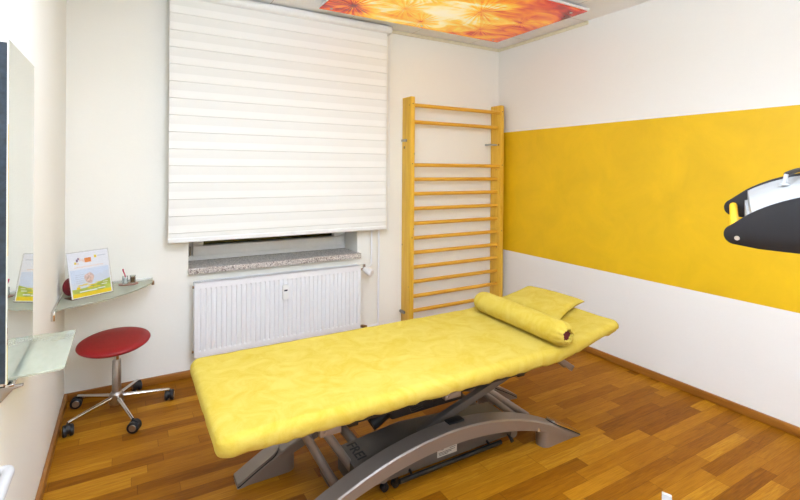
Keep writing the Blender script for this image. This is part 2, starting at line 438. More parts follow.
M['brass'] = brushed('aged_brass', (140, 112, 84), .35, 1)
M['brown'] = simple('brown_wood_coaster', (140, 100, 84), .5, noise=.15)
M['pink'] = simple('pink_plastic', (196, 30, 76), .4)
M['yellow_rod'] = simple('yellow_lacquer', (236, 176, 20), .35)
M['lamp_white'] = simple('lamp_housing_white', (160, 160, 157), .4, noise=.02)
M['ink'] = simple('black_ink', (20, 20, 22), .5)
M['label'] = simple('label_silver', (196, 190, 178), .4)
M['print'] = art_mat()
M['fill_glow'] = emis('fill_light_diffuser', (213, 228, 252), 13.5)  # emission of the two large pendants added as fill
M['fill_glow_small'] = emis('fill_light_diffuser_small', (213, 228, 252), 15)  # emission of the small added pendant
M['fill_shade_glow'] = emis('fill_lamp_shade_glow', (212, 228, 255), 7)  # emission of the added floor lamp's shade
M['orange'] = simple('print_orange', (246, 146, 50), .6); M['trolley'] = simple('trolley_white', (190, 188, 186), .4, noise=.01); M['leaf_yellow'] = simple('print_yellow', (246, 214, 30), .6)
M['leaf_green'] = simple('print_green', (188, 204, 96), .6, noise=.3, scale=25)
M['sky_print'] = simple('print_pale_blue', (222, 232, 246), .6, noise=.04, scale=15); M['faint'] = simple('print_peach', (246, 218, 196), .6)
M['purple'] = simple('print_purple', (120, 80, 120), .6); M['tan_print'] = simple('print_tan', (226, 196, 184), .6, noise=.3, scale=90)
M['grey_print'] = simple('print_grey', (176, 180, 190), .6)

# ------------------------------------------------------------------ room shell
T = .12
bm = bmesh.new(); box(bm, (XL-.2, YF-.2, -.1), (XR+.2, YB+.45, 0)); struct('floor', bm, M['floor'])
bm = bmesh.new(); box(bm, (XL-.2, YF-.2, H), (XR+.2, YB+.45, H+.1)); struct('ceiling', bm, M['ceiling'])
struct('wall_left', BX((XL-T, YF, 0), (XL, YB, H)), M['wall'])
struct('wall_right', BX((XR, YF, 0), (XR+T, YB, H)), M['wall_band'])
struct('wall_front', BX((XL, YF-T, 0), (XR, YF, H)), M['wall'])
# back wall with the window opening
WX0, WX1, WZ0, WZ1 = .362, 1.62, .70, 2.30
bm = bmesh.new()
box(bm, (XL-T, YB, 0), (WX0, YB+.36, H)); box(bm, (WX1, YB, 0), (XR+T, YB+.36, H))
box(bm, (WX0, YB, 0), (WX1, YB+.36, WZ0)); box(bm, (WX0, YB, WZ1), (WX1, YB+.36, H))
struct('wall_back', bm, M['wall'])
def skirting(name, a, b, mat):
    bm = bmesh.new(); box(bm, a, b, .004, 2); return struct(name, bm, mat, smooth=True)
skirting('baseboard_back', (XL, YB-.018, 0), (XR, YB, .05), M['skirt'])
skirting('baseboard_left', (XL, YF, 0), (XL+.018, YB-.018, .05), M['skirty'])
skirting('baseboard_right', (XR-.018, YF, 0), (XR, YB-.018, .05), M['skirty'])
# cream strips where walls meet the ceiling
bm = BX((1.9, YB-.012, H-.03), (XR-.012, YB, H-.004)); struct('wall_top_strip_1', bm, M['cream'])
bm = BX((XR-.012, 2.42, H-.03), (XR, YB, H-.004)); struct('wall_top_strip_2', bm, M['cream'])

# ------------------------------------------------------------------ window
w = thing('window_1', 'white framed tilting window in the back wall, mostly hidden by the blind, black night behind its glass', 'window', (0, 0, 0))
w['kind'] = 'structure'
fy = 3.69
def ringframe(x0, z0, x1, z1, t, y0, y1, bev=.004):
    bm = bmesh.new()
    box(bm, (x0, y0, z0), (x1, y1, z0+t), bev); box(bm, (x0, y0, z1-t), (x1, y1, z1), bev)
    box(bm, (x0, y0, z0+t*.98), (x0+t, y1, z1-t*.98), bev); box(bm, (x1-t, y0, z0+t*.98), (x1, y1, z1-t*.98), bev)
    return bm
link('window_frame', ringframe(WX0+.002, .742, WX1-.002, WZ1-.002, .05, fy, fy+.07), M['frame'], w)
sash = link('sash', ringframe(WX0+.05, .778, WX1-.04, WZ1-.05, .075, fy-.032, fy+.05, .010), M['frame'], w)
link('glass', BX((WX0+.124, fy+.02, .85), (WX1-.114, fy+.026, WZ1-.124)), M['night_glass'], sash)
bm = bmesh.new(); box(bm, (WX0+.010, fy-.024, .775), (WX0+.030, fy+.002, .86), .004); tube(bm, [(WX0+.034, fy-.026, .785), (WX0+.034, fy-.026, .85)], .006, 10)
link('hinge', bm, M['steel'], w)
# granite sill
bm = bmesh.new(); box(bm, (WX0+.001, YB-.002, .701), (WX1-.001, fy+.07, .741)); box(bm, (WX0-.004, YB-.045, .701), (WX1+.016, YB-.001, .741), .005)
s = link('window_sill', bm, M['granite'], None, smooth=False); tag(s, 'speckled granite window sill under the white blind', 'window sill')

# ------------------------------------------------------------------ blind
bl = thing('roller_blind', 'wide white banded roller blind hanging down over the window', 'blind', (0, 0, 0))
yb0 = 3.352; bx0, bx1 = .232, 1.83
prof = []
zz = .945; P = .1102
k0 = int(zz/P)
zs = []
z = zz
prof.append((yb0, z))
for k in range(k0, 30):
    za = max(zz, (k+.0)*P+.0006); zb = (k+1)*P
    if zb < zz: continue
    if zb > 2.54: zb = 2.54
    prof.append((yb0-.006 if za > zz else yb0, za)); prof.append((yb0-.001, zb-.003))
    if zb >= 2.54: break
bm = bmesh.new()
fr = [[bm.verts.new((x, y, z)) for (y, z) in prof] for x in (bx0, bx1)]
bk = [[bm.verts.new((x, y+.004, z)) for (y, z) in prof] for x in (bx0, bx1)]
n = len(prof)
for i in range(n-1):
    bm.faces.new((fr[0][i], fr[1][i], fr[1][i+1], fr[0][i+1])); bm.faces.new((bk[0][i], bk[0][i+1], bk[1][i+1], bk[1][i]))
    bm.faces.new((fr[0][i], fr[0][i+1], bk[0][i+1], bk[0][i])); bm.faces.new((fr[1][i], bk[1][i], bk[1][i+1], fr[1][i+1]))
for i in (0, n-1): bm.faces.new((fr[0][i], bk[0][i], bk[1][i], fr[1][i]))
bmesh.ops.recalc_face_normals(bm, faces=bm.faces)
link('fabric', bm, M['blind'], bl, smooth=False)
bm = bmesh.new(); box(bm, (bx0-.003, yb0-.012, .928), (bx1+.003, yb0+.012, .958), .006, 3); link('bottom_rail', bm, M['white_plastic'], bl)
# half round cassette fixed under the ceiling
pts = [(bx0-.03, YB-.002, 2.528), (bx0-.03, 3.35, 2.528)]+[(bx0-.03, 3.35-.032*math.sin(a), 2.56-.032*math.cos(a)) for a in [PI*i/12 for i in range(1, 12)]]+[(bx0-.03, 3.35, 2.592), (bx0-.03, YB-.002, 2.592)]
bm = bmesh.new(); prism(bm, pts, (bx1+.035-bx0+.03, 0, 0), .003); link('cassette', bm, M['white_plastic'], bl)
bm = bmesh.new()
for dx in (0, .012):
    tube(bm, [(bx1+.018+dx, yb0, 2.53), (bx1+.018+dx, yb0, 1.7), (bx1+.018+dx, yb0, .93)], .0016, 6)
tube(bm, [(bx1+.018, yb0, .932), (bx1+.020, yb0, .925), (bx1+.024, yb0, .921), (bx1+.028, yb0, .925), (bx1+.030, yb0, .932)], .0016, 6)
link('pull_chain', bm, M['white_plastic'], bl)

# ------------------------------------------------------------------ radiator
ra = thing('radiator', 'white flat panel radiator with vertical flutes under the granite window sill', 'radiator', (0, 0, 0))
RX0, RX1, RZ0, RZ1, RYF, RYB = .392, 1.592, .165, .655, 3.325, 3.40
bm = bmesh.new()
nf = 36; pitch = (RX1-RX0-.03)/nf; x = RX0+.015
cols = [RX0]
ys = [0]
for i in range(nf):
    xs = RX0+.015+i*pitch
    for dx, dy in ((.0, 0), (.10, .008), (.32, .008), (.45, 0)):
        cols.append(xs+dx*pitch+pitch*.25); ys.append(dy)
cols.append(RX1); ys.append(0)
zr = [(RZ0, 0), (RZ0+.035, 0), (RZ0+.045, 1), (RZ1-.045, 1), (RZ1-.035, 0), (RZ1, 0)]
grid = [[bm.verts.new((cx, RYF+cy*k, z)) for (z, k) in zr] for cx, cy in zip(cols, ys)]
for i in range(len(cols)-1):
    for j in range(len(zr)-1):
        bm.faces.new((grid[i][j], grid[i+1][j], grid[i+1][j+1], grid[i][j+1]))
link('front_panel', bm, M['white_enamel'], ra, smooth=False)
bm = bmesh.new(); box(bm, (RX0, RYF+.010, RZ0), (RX1, RYF+.014, RZ1-.004)); box(bm, (RX0, RYB-.014, RZ0), (RX1, RYB, RZ1-.004))
link('panel_back', bm, M['white_enamel'], ra)
for xx in (RX0-.004, RX1):
    link('side_cover', BX((xx, RYF+.001, RZ0+.002), (xx+.004, RYB+.004, RZ1), .001), M['white_enamel'], ra)
bm = bmesh.new()
box(bm, (RX0, RYF, RZ1-.002), (RX1, RYF+.006, RZ1+.003)); box(bm, (RX0, RYB-.004, RZ1-.002), (RX1, RYB+.002, RZ1+.003))
for i in range(80):
    xx = RX0+.01+i*(RX1-RX0-.02)/79; box(bm, (xx-.003, RYF+.005, RZ1-.002), (xx+.003, RYB-.003, RZ1+.002))
link('top_grille', bm, M['white_enamel'], ra, smooth=False)
link('heat_meter', BX((.968, RYF-.026, .478), (1.010, RYF+.004, .580), .004), M['white_plastic'], ra)
link('meter_display', BX((.977, RYF-.0275, .538), (1.001, RYF-.025, .549)), M['ink'], ra)
for z in (RZ0+.03, RZ1-.03):
    link('end_plug', TB([(RX0-.014, 3.36, z), (RX0, 3.36, z)], .009), M['brass'], ra)
for xx in (RX0+.2, RX1-.2):
    for z in (RZ0+.05, RZ1-.1): link('wall_bracket', BX((xx-.02, RYB, z), (xx+.02, YB-.0005, z+.04)), M['white_enamel'], ra)
# thermostat, valves and pipes
bm = bmesh.new(); tube(bm, [(RX1, 3.36, .62), (1.64, 3.36, .62)], .009); tube(bm, [(1.64, 3.36, .605), (1.64, 3.36, .66)], .012)
link('valve', bm, M['chrome'], ra)
bm = bmesh.new(); tube(bm, [(1.635, 3.350, .622), (1.650, 3.32, .612), (1.668, 3.286, .600), (1.672, 3.278, .598)], [.017, .026, .031, .024], 20)
link('thermostat_knob', bm, M['white_plastic'], ra)
bm = bmesh.new(); tube(bm, [(1.728, 3.405, 2.50), (1.728, 3.405, .655), (1.724, 3.40, .640), (1.705, 3.385, .630), (1.64, 3.362, .628)], .0075, 10)
link('supply_pipe', bm, M['white_enamel'], ra)
bm = bmesh.new(); tube(bm, [(1.795, 3.405, 2.50), (1.795, 3.405, .165), (1.790, 3.40, .150), (1.775, 3.395, .143), (1.66, 3.365, .150)], .0085, 10)
link('return_pipe', bm, M['white_enamel'], ra)
bm = bmesh.new(); tube(bm, [(RX1, 3.36, .172), (1.63, 3.36, .165), (1.665, 3.362, .152)], [.009, .013, .014]); tube(bm, [(1.63, 3.345, .165), (1.63, 3.33, .165)], .010)
link('return_valve', bm, M['brass'], ra)

# ------------------------------------------------------------------ wall bars
wb = thing('wall_bars', 'tall pine wall bars ladder standing against the back wall', 'wall bars', (2.55, 3.37, 0))
ox, oy = 2.55, 3.37
def rel(bm, dx, dy, dz=0):
    bmesh.ops.translate(bm, verts=bm.verts, vec=(-dx, -dy, -dz)); return bm
for xa in (2.035, 3.028):
    link('upright', rel(BX((xa, 3.305, 0), (xa+.042, YB-.001, 2.030), .004), ox, oy), M['pine'], wb)
fronts = (1.96, 1.457)
for i, z in enumerate([1.96, 1.822, 1.457, 1.336, 1.213, 1.087, .962, .838, .714, .590, .467, .344, .221]):
    y = 3.325 if z in fronts else 3.352
    bm = bmesh.new()
    pts = [(2.05, y, z), (2.075, y, z), (2.3, y, z), (2.8, y, z), (3.03, y, z), (3.05, y, z)]
    tube(bm, pts, .0165, 14)
    bmesh.ops.scale(bm, vec=(1, .8, 1), space=Matrix.Translation((0, -y, 0)), verts=bm.verts)
    link('rung', rel(bm, ox, oy), M['rung'], wb)
for (a, b_) in (((2.026, 3.36, 1.655), (2.036, 3.41, 1.675)),):
    link('wall_bracket', rel(BX(a, (2.036, YB-.001, 1.675)), ox, oy), M['steel'], wb)
bm = bmesh.new(); box(bm, (2.955, 3.35, 1.652), (3.029, 3.40, 1.664), .001); box(bm, (2.955, 3.36, 1.650), (2.962, YB-.001, 1.668))
link('wall_bracket', rel(bm, ox, oy), M['zinc'], wb)
bm = bmesh.new(); box(bm, (2.018, 3.37, .200), (2.036, YB-.001, .220), .002); tube(bm, [(2.012, 3.39, .210), (2.036, 3.39, .210)], .008)
link('wall_bracket', rel(bm, ox, oy), M['steel'], wb)
for xa in (2.056, 3.049):
    for z in (1.96, 1.457, .838):
        link('screw', rel(TB([(xa, 3.3035, z+.01), (xa, 3.306, z+.01)], .005, 8), ox, oy), M['brass'], wb)

# ------------------------------------------------------------------ treatment table
tt = thing('treatment_table', 'long treatment table with yellow terry cover on two silver arched side beams', 'treatment table', (1.25, 1.88, 0))
tx, ty = 1.25, 1.88
def R(bm): return rel(bm, tx, ty)
BX0, BX1, BRK, BY0, BY1, BZ0, BZ1 = .238, 2.212, 1.775, 1.490, 2.225, .514, .586
def bend(v, brk=BRK, sl=.155):
    if v.x > brk-.06:
        t = min(1, (v.x-brk+.06)/.12); d = v.x-brk
        v.z += sl*max(d, 0) if t >= 1 else sl*.12*t*t/2*.5*2*.5
# padded top: rounded slab with its elasticated cover
bm = bmesh.new()
vs = bmesh.ops.create_cube(bm, size=1)['verts']
for v in vs: v.co = Vector((BX0+(v.co.x+.5)*(BX1-BX0), BY0+(v.co.y+.5)*(BY1-BY0), BZ0+(v.co.z+.5)*(BZ1-BZ0)))
ve = [e for e in bm.edges if abs(e.verts[0].co.z-e.verts[1].co.z) > .01]
bmesh.ops.bevel(bm, geom=ve, offset=.05, segments=6, profile=.5, affect='EDGES')
he = [e for e in bm.edges if abs(e.verts[0].co.z-e.verts[1].co.z) < 1e-5 and len(e.link_faces) == 2 and abs(abs(e.link_faces[0].normal.z)-abs(e.link_faces[1].normal.z)) > .5]
bmesh.ops.bevel(bm, geom=he, offset=.032, segments=5, profile=.5, affect='EDGES')
for i in range(1, 80):
    xx = BX0+(BX1-BX0)*i/80
    bmesh.ops.bisect_plane(bm, geom=bm.verts[:]+bm.edges[:]+bm.faces[:], plane_co=(xx, 0, 0), plane_no=(1, 0, 0), dist=1e-5)
for i in range(1, 20):
    yy = BY0+(BY1-BY0)*i/20
    bmesh.ops.bisect_plane(bm, geom=bm.verts[:]+bm.edges[:]+bm.faces[:], plane_co=(0, yy, 0), plane_no=(0, 1, 0), dist=1e-5)
rw = random.Random(3)
ph = [rw.uniform(0, 6.28) for _ in range(8)]
def wav(x, y): return (math.sin(x*23+ph[0]+3*math.sin(y*7))*.4+math.sin(x*41+y*19+ph[1])*.3+math.sin(x*67+ph[2]-y*31)*.3)
for v in bm.verts:
    x, y, z = v.co
    if z > BZ1-.01: v.co.z += .0018*wav(x, y)-.0035*math.exp(-((y-1.86)/.25)**2)*.5
    if z < BZ0+.03:
        v.co.z += .005*wav(x*1.3, 2*y)
        if y < BY0+.05: v.co.y += .004*wav(x*2.1, 1)
    if x > BRK and z < BZ0+.035: v.co.z += .018*min(1, (x-BRK)/.3)
    dx = v.co.x-BRK
    sl = .14
    if dx > .05: v.co.z += sl*(dx-.0)
    elif dx > -.05: v.co.z += sl*(dx+.05)**2/.2*1.0
link('terry_cover', R(bm), M['terry'], tt, ang=60)
# wooden boards and black frame under the pad
def slab(x0, x1, z0, z1, y0, y1, up=False):
    bm = bmesh.new(); box(bm, (x0, y0, z0), (x1, y1, z1), .003)
    if up:
        for v in bm.verts: v.co.z += .14*(v.co.x-BRK)
    return R(bm)
link('base_board', slab(BX0+.12, BRK-.03, .502, .5165, BY0+.10, BY1-.10), M['black'], tt)
link('head_board', slab(BRK, BX1-.10, .502, .5145, BY0+.10, BY1-.10, True), M['black'], tt)
bm = bmesh.new()
for y in (BY0+.07, BY1-.10): box(bm, (.70, y, .478), (1.60, y+.03, .502), .003)
for x in (.705, 1.08, 1.55): box(bm, (x, BY0+.072, .468), (x+.04, BY1-.07, .500), .003)
link('top_frame', R(bm), M['black'], tt)
for x in (.585, 1.12):
    bm = bmesh.new(); box(bm, (x, BY0+.045, .478), (x+.08, BY0+.068, .502), .002); tube(bm, [(x+.018, BY0+.047, .492), (x+.018, BY0+.040, .492)], .006, 10)
    link('hinge', R(bm), M['silver'], tt)
# head section prop
bm = bmesh.new()
for y in (BY0+.09, BY0+.135):
    prism(bm, [(1.80, y, .505), (1.84, y, .505), (1.955, y, .430), (1.935, y, .408)], (0, .014, 0), .002)
tube(bm, [(1.938, BY0+.09, .425), (1.938, BY0+.15, .425)], .008, 10)
link('head_prop', R(bm), M['silver'], tt)
# two arched side beams with feet
AC, AA, AH = 1.265, .838, .257
def az(x): return max(0, AH*(1-((x-AC)/AA)**2))
for (ya, yb) in ((1.660, 1.752), (2.128, 2.220)):
    near = ya < 1.9
    bm = bmesh.new()
    NS = 48; top = []; bot = []
    for i in range(NS+1):
        x = AC-AA+2*AA*i/NS
        top.append((x, az(x)))
    for i in range(NS+1):
        x = AC-AA+.035+(2*AA-.07)*i/NS
        u = (x-AC)/AA
        bot.append((x, max(.0, .193*(1-((x-AC)/(AA-.055))**2)) if abs(x-AC) < AA-.055 else 0))
    # side outline as a strip mesh
    def ring(x, zt, zb, xb):
        b_ = .006
        return [(x, ya+b_, zt), (x, ya, zt-b_), (xb, ya, zb+b_*.3), (xb, ya+b_, zb), (xb, yb-b_, zb), (xb, yb, zb+b_*.3), (x, yb, zt-b_), (x, yb-b_, zt)]
    rings = [[bm.verts.new(p) for p in ring(t[0], max(t[1], .004), min(b_[1], max(t[1]-.003, 0)), b_[0])] for t, b_ in zip(top, bot)]
    for a, c in zip(rings, rings[1:]):
        for k in range(8): bm.faces.new((a[k], a[(k+1) % 8], c[(k+1) % 8], c[k]))
    bm.faces.new(rings[0]); bm.faces.new(list(reversed(rings[-1])))
    bmesh.ops.recalc_face_normals(bm, faces=bm.faces)
    arch = link('arched_beam', R(bm), M['silver'], tt, ang=40)
    ym = (ya+yb)/2
    for sx in (-1, 1):
        # teardrop shaped foot below each end
        xt = AC+sx*(AA-.03); xi = AC+sx*(AA-.228); r = .040
        base = [(xt, ya+.006), (xt, yb-.006)]+[(xi-sx*r*1.0*math.sin(PI*i/14)*1.0, ym+(yb-ya-.012)/2*math.cos(PI*i/14)) for i in range(15)]
        bm = bmesh.new()
        n = len(base)
        lo = [bm.verts.new((x, y, 0)) for x, y in base]; hi = [bm.verts.new((x, y, max(.006, az(x)-.014))) for x, y in base]
        bm.faces.new(lo); bm.faces.new(list(reversed(hi)))
        for i in range(n): bm.faces.new((lo[(i+1) % n], lo[i], hi[i], hi[(i+1) % n]))
        bmesh.ops.recalc_face_normals(bm, faces=bm.faces)
        link('foot', R(bm), M['silver'], tt, ang=30)
        # rounded cover plate lying on the slope, with a dark joint
        for nm, dz, th, ins, mt in (('cap_joint', .0005, .005, -.001, 'black'), ('end_cap', .0055, .011, .002, 'silver' if not near or sx < 0 else 'chrome')):
            bm = bmesh.new(); rows = []
            for i in range(21):
                t = i/20; x = AC+sx*(AA-.002-.19*t)
                hw = (yb-ya)/2-ins
                xe = .19*t
                if xe > .19-.045:
                    q = (xe-.145)/.045; hw *= math.sqrt(max(0.02, 1-q*q))
                z = max(az(x), .003)
                rows.append([bm.verts.new((x, ym-hw, z+dz)), bm.verts.new((x, ym+hw, z+dz)), bm.verts.new((x, ym+hw, z+dz+th)), bm.verts.new((x, ym-hw, z+dz+th))])
            for a, c in zip(rows, rows[1:]):
                for k in range(4): bm.faces.new((a[k], a[(k+1) % 4], c[(k+1) % 4], c[k]))
            bm.faces.new(rows[0]); bm.faces.new(list(reversed(rows[-1])))
            bmesh.ops.recalc_face_normals(bm, faces=bm.faces)
            link(nm, R(bm), M[mt], arch if False else tt, ang=40)
    if near:
        bm = bmesh.new(); box(bm, (1.27, yb-.045, az(1.3)-.002), (1.355, yb-.002, az(1.3)+.006), .002)
        link('rubber_pad', R(bm), M['black'], tt)
        bm = bmesh.new(); tube(bm, [(1.79, ya+.012, .118), (1.79, ya+.002, .105)], .014, 12); link('pivot_bolt', R(bm), M['brass'], tt)
# base housing between the beams
bm = bmesh.new()
prism(bm, [(.835, 1.775, .055), (1.72, 1.775, .055), (1.72, 1.775, .14), (1.15, 1.775, .185), (.835, 1.775, .155)], (0, .195, 0), .006)
hs = link('base_housing', R(bm), M['housing_grey'], tt)
th = math.atan2(.03, .315)
# lettering across the cover: baseline towards the viewer, letter tops to the right
Mt = Matrix.Translation((.868-tx, 1.952-ty, .1595)) @ Matrix.Rotation(-th, 4, 'Y') @ Matrix.Rotation(-PI/2, 4, 'Z') @ Matrix.Scale(1.18, 4, (1, 0, 0))
text_mesh('lettering', 'FREI', .062, Mt, M['ink'], hs)
lb = link('type_label', R(BX((1.250, 1.7725, .078), (1.362, 1.7755, .128))), M['label'], hs)
lb['label'] = 'pale type label'
text_mesh('lettering', 'FREI', .016, Matrix.Translation((1.256-tx, 1.772-ty, .108)) @ Matrix.Rotation(PI/2, 4, 'X'), M['ink'], hs, .0003)
bm = bmesh.new()
for k in range(3): box(bm, (1.256, 1.7718, .085+k*.006), (1.256+.055+.02*((k*7) % 3), 1.7726, .087+k*.006))
box(bm, (1.32, 1.7718, .106), (1.355, 1.7726, .108)); box(bm, (1.32, 1.7718, .113), (1.350, 1.7726, .115))
link('label_lines', R(bm), M['ink'], hs)
# cross tubes joining both beams
for x in (.93, 1.66):
    link('cross_tube', R(TB([(x, 1.70, az(x)-.085), (x, 2.18, az(x)-.085)], .022, 16)), M['silver_dark'], tt)
# parallel lifting arms (round tubes)
for (xa, za, xb, zb) in ((.548, .495, .785, .045), (.606, .495, .880, .070), (1.38, .455, 1.80, .10), (1.42, .42, 1.90, .072)):
    link('lifting_arm', R(TB([(xa, 1.85, za), (xb, 1.85, zb)], .018, 16)), M['silver'], tt)
link('arm_axle', R(TB([(.548, 1.60, .492), (.548, 2.12, .492)], .014, 14)), M['silver_dark'], tt)
link('arm_bearing', R(TB([(.785, 1.83, .045), (.785, 2.0, .045)], .024, 16)), M['silver_dark'], tt)
link('arm_bearing', R(TB([(1.89, 1.72, .072), (1.89, 2.16, .072)], .018, 16)), M['silver_dark'], tt)
bm = bmesh.new(); prism(bm, [(1.16, 1.79, .215), (1.18, 1.79, .185), (1.76, 1.79, .352), (1.75, 1.79, .385)], (0, .035, 0), .003)
link('diagonal_arm', R(bm), M['silver_dark'], tt)
bm = bmesh.new(); tube(bm, [(1.02, 2.00, .19), (1.28, 2.00, .32), (1.30, 2.00, .33), (1.55, 2.00, .47)], [.032, .032, .017, .017], 14)
link('actuator', R(bm), M['black'], tt)
bm = bmesh.new(); box(bm, (1.02, 1.80, .30), (1.42, 2.10, .468), .01); link('control_box', R(bm), M['black'], tt)
bm = bmesh.new(); tube(bm, [(1.06, 1.70, .46), (1.03, 1.68, .43), (1.05, 1.68, .39), (1.12, 1.70, .385)], .005, 8); link('cable', R(bm), M['black'], tt)
# foot bar switch along the side
bm = bmesh.new(); tube(bm, [(1.03, 1.745, .058), (1.62, 1.750, .058)], .011, 12)
for x in (1.10, 1.55): tube(bm, [(x, 1.75, .058), (x, 1.785, .075)], .006, 8)
link('foot_bar', R(bm), M['black_metal'], tt)
bm = bmesh.new(); tube(bm, [(1.67, 1.80, .135), (1.655, 1.75, .115), (1.64, 1.69, .085)], [.014, .010, .009], 10)
link('pedal', R(bm), M['black'], tt)
# castors under the middle
for x in (.985, 1.04):
    bm = bmesh.new(); tube(bm, [(x, 1.79, .018), (x, 1.81, .018)], .018, 16); box(bm, (x-.006, 1.782, .02), (x+.006, 1.818, .058), .002)
    link('castor', R(bm), M['black'], tt)

# ------------------------------------------------------------------ bolster and pillow
axa = Vector((1.755, 1.492, 0)); axb = Vector((1.790, 2.165, 0))
def headz(x): return BZ1+.14*max(0, x-BRK)
zc = headz(1.80)+.0585
bo = thing('bolster', 'yellow terry covered neck roll with a gathered open end lying across the table', 'bolster', (1.79, 1.81, zc))
d = (axb-axa); Lb = d.length; d.normalize(); side = d.cross(Vector((0, 0, 1)))
cen = (axa+axb)/2
bm = bmesh.new(); rb = random.Random(5)
sec = [(-.5*Lb+.010, .026), (-.5*Lb-.004, .031), (-.5*Lb-.003, .039), (-.5*Lb+.008, .048), (-.5*Lb+.026, .058), (-.5*Lb+.05, .0615)]
for i in range(1, 24): sec.append((-.5*Lb+.05+(Lb-.1)*i/24, .062))
sec += [(.5*Lb-.05, .0615), (.5*Lb-.026, .057), (.5*Lb-.010, .046), (.5*Lb-.002, .030), (.5*Lb+.0, .0)]
NR = 48; rings = []
for si, (s_, r) in enumerate(sec):
    if r == 0: rings.append([bm.verts.new(d*s_)]); continue
    row = []
    for k in range(NR):
        a = 2*PI*k/NR
        rr = r
        g = math.exp(-((s_+.5*Lb)/.03)**2)
        rr *= 1+.085*g*math.sin(a*12+si*.4)+.02*math.sin(a*3+s_*15)*.5
        if si < 3: rr *= 1+.10*math.sin(a*5+1)
        p = side*math.cos(a)*rr+Vector((0, 0, 1))*math.sin(a)*rr*.93
        if p.z < -.052: p.z = -.052-(abs(p.z)-.052)*.2
        row.append(bm.verts.new(p+d*s_))
    rings.append(row)
for a, c in zip(rings, rings[1:]):
    for k in range(NR):
        k2 = (k+1) % NR
        if len(c) == 1: bm.faces.new((a[k], a[k2], c[0]))
        else: bm.faces.new((a[k], a[k2], c[k2], c[k]))
bmesh.ops.recalc_face_normals(bm, faces=bm.faces)
link('terry_cover', bm, M['terry'], bo, ang=70)
bm = bmesh.new(); tube(bm, [d*(-.5*Lb+.010), d*(-.5*Lb+.03)], [.031, .045], 20); link('foam_core', bm, M['maroon'], bo)
bo.rotation_euler = (0, math.radians(0), 0)

# pillow: thin square cushion with pointed corners on the head section
pl = bmesh.new(); NP = 22
c4 = [Vector((2.235, 2.165, 0)), Vector((2.262, 1.765, 0)), Vector((1.935, 1.670, 0)), Vector((1.955, 2.125, 0))]
pc = sum(c4, Vector())/4
def pil(u, v, s):
    p = c4[3].lerp(c4[0], u).lerp(c4[2].lerp(c4[1], u), v)
    e = (4*u*(1-u))*(4*v*(1-v)); pinch = .0
    th_ = .030*(e**.30)+.002
    cc = Vector(((p.x-pc.x), (p.y-pc.y), 0)); q = max(abs(2*u-1), abs(2*v-1)); m_ = min(abs(2*u-1), abs(2*v-1))
    p = p-cc*.07*(q**4)*(1-m_**2)
    zt = headz(min(p.x, 2.19))+.020
    wr = .0016*math.sin(u*17+v*9)+.0012*math.sin(v*23-u*6)
    up = .004
    return Vector((p.x-pc.x, p.y-pc.y, zt+up+(th_+wr*e if s > 0 else -min(th_, .019)) - headz(pc.x)))
gt = [[pl.verts.new(pil(i/NP, j/NP, 1)) for j in range(NP+1)] for i in range(NP+1)]
gb = [[pl.verts.new(pil(i/NP, j/NP, -1)) for j in range(NP+1)] for i in range(NP+1)]
for i in range(NP):
    for j in range(NP):
        pl.faces.new((gt[i][j], gt[i+1][j], gt[i+1][j+1], gt[i][j+1])); pl.faces.new((gb[i][j], gb[i][j+1], gb[i+1][j+1], gb[i+1][j]))
for i in range(NP):
    pl.faces.new((gt[i][0], gb[i][0], gb[i+1][0], gt[i+1][0])); pl.faces.new((gt[i][NP], gt[i+1][NP], gb[i+1][NP], gb[i][NP]))
    pl.faces.new((gt[0][i], gt[0][i+1], gb[0][i+1], gb[0][i])); pl.faces.new((gt[NP][i], gb[NP][i], gb[NP][i+1], gt[NP][i+1]))
bmesh.ops.recalc_face_normals(pl, faces=pl.faces)
po = link('pillow', pl, M['terry'], None, ang=80); po.location = (pc.x, pc.y, headz(pc.x))
tag(po, 'flat square yellow terry pillow behind the neck roll at the head end', 'pillow')

# ------------------------------------------------------------------ stool
sx_, sy_ = -.045, 3.140
st = thing('rolling_stool', 'round dark red rolling stool on a five-armed chrome base in the corner', 'stool', (sx_, sy_, 0))
tilt = Matrix.Translation((-.012, -.01, .408)) @ Matrix.Rotation(math.radians(5), 4, 'X') @ Matrix.Rotation(math.radians(-2.5), 4, 'Y')
bm = bmesh.new(); lathe(bm, [(0, -.010), (.13, -.012), (.165, -.006), (.180, .004), (.184, .011), (.181, .018), (.170, .024), (.14, .030), (.08, .034), (0, .035)], 64, tilt)
link('seat', bm, M['red_vinyl'], st, ang=60)
bm = bmesh.new(); lathe(bm, [(0, -.018), (.09, -.018), (.11, -.010), (0, -.008)], 32, tilt); link('seat_plate', bm, M['black_metal'], st)
bm = bmesh.new(); lathe(bm, [(.0, .10), (.022, .10), (.0235, .12), (.0225, .305), (.020, .310), (.0, .312)], 28); link('column', bm, M['steel'], st)
bm = bmesh.new(); tube(bm, [(0, 0, .305), (-.004, -.003, .395)], .0135, 20); link('gas_spring', bm, M['chrome'], st)
bm = bmesh.new(); lathe(bm, [(.0, .058), (.034, .058), (.038, .066), (.036, .116), (.026, .128), (0, .128)], 32); link('hub', bm, M['steel'], st)
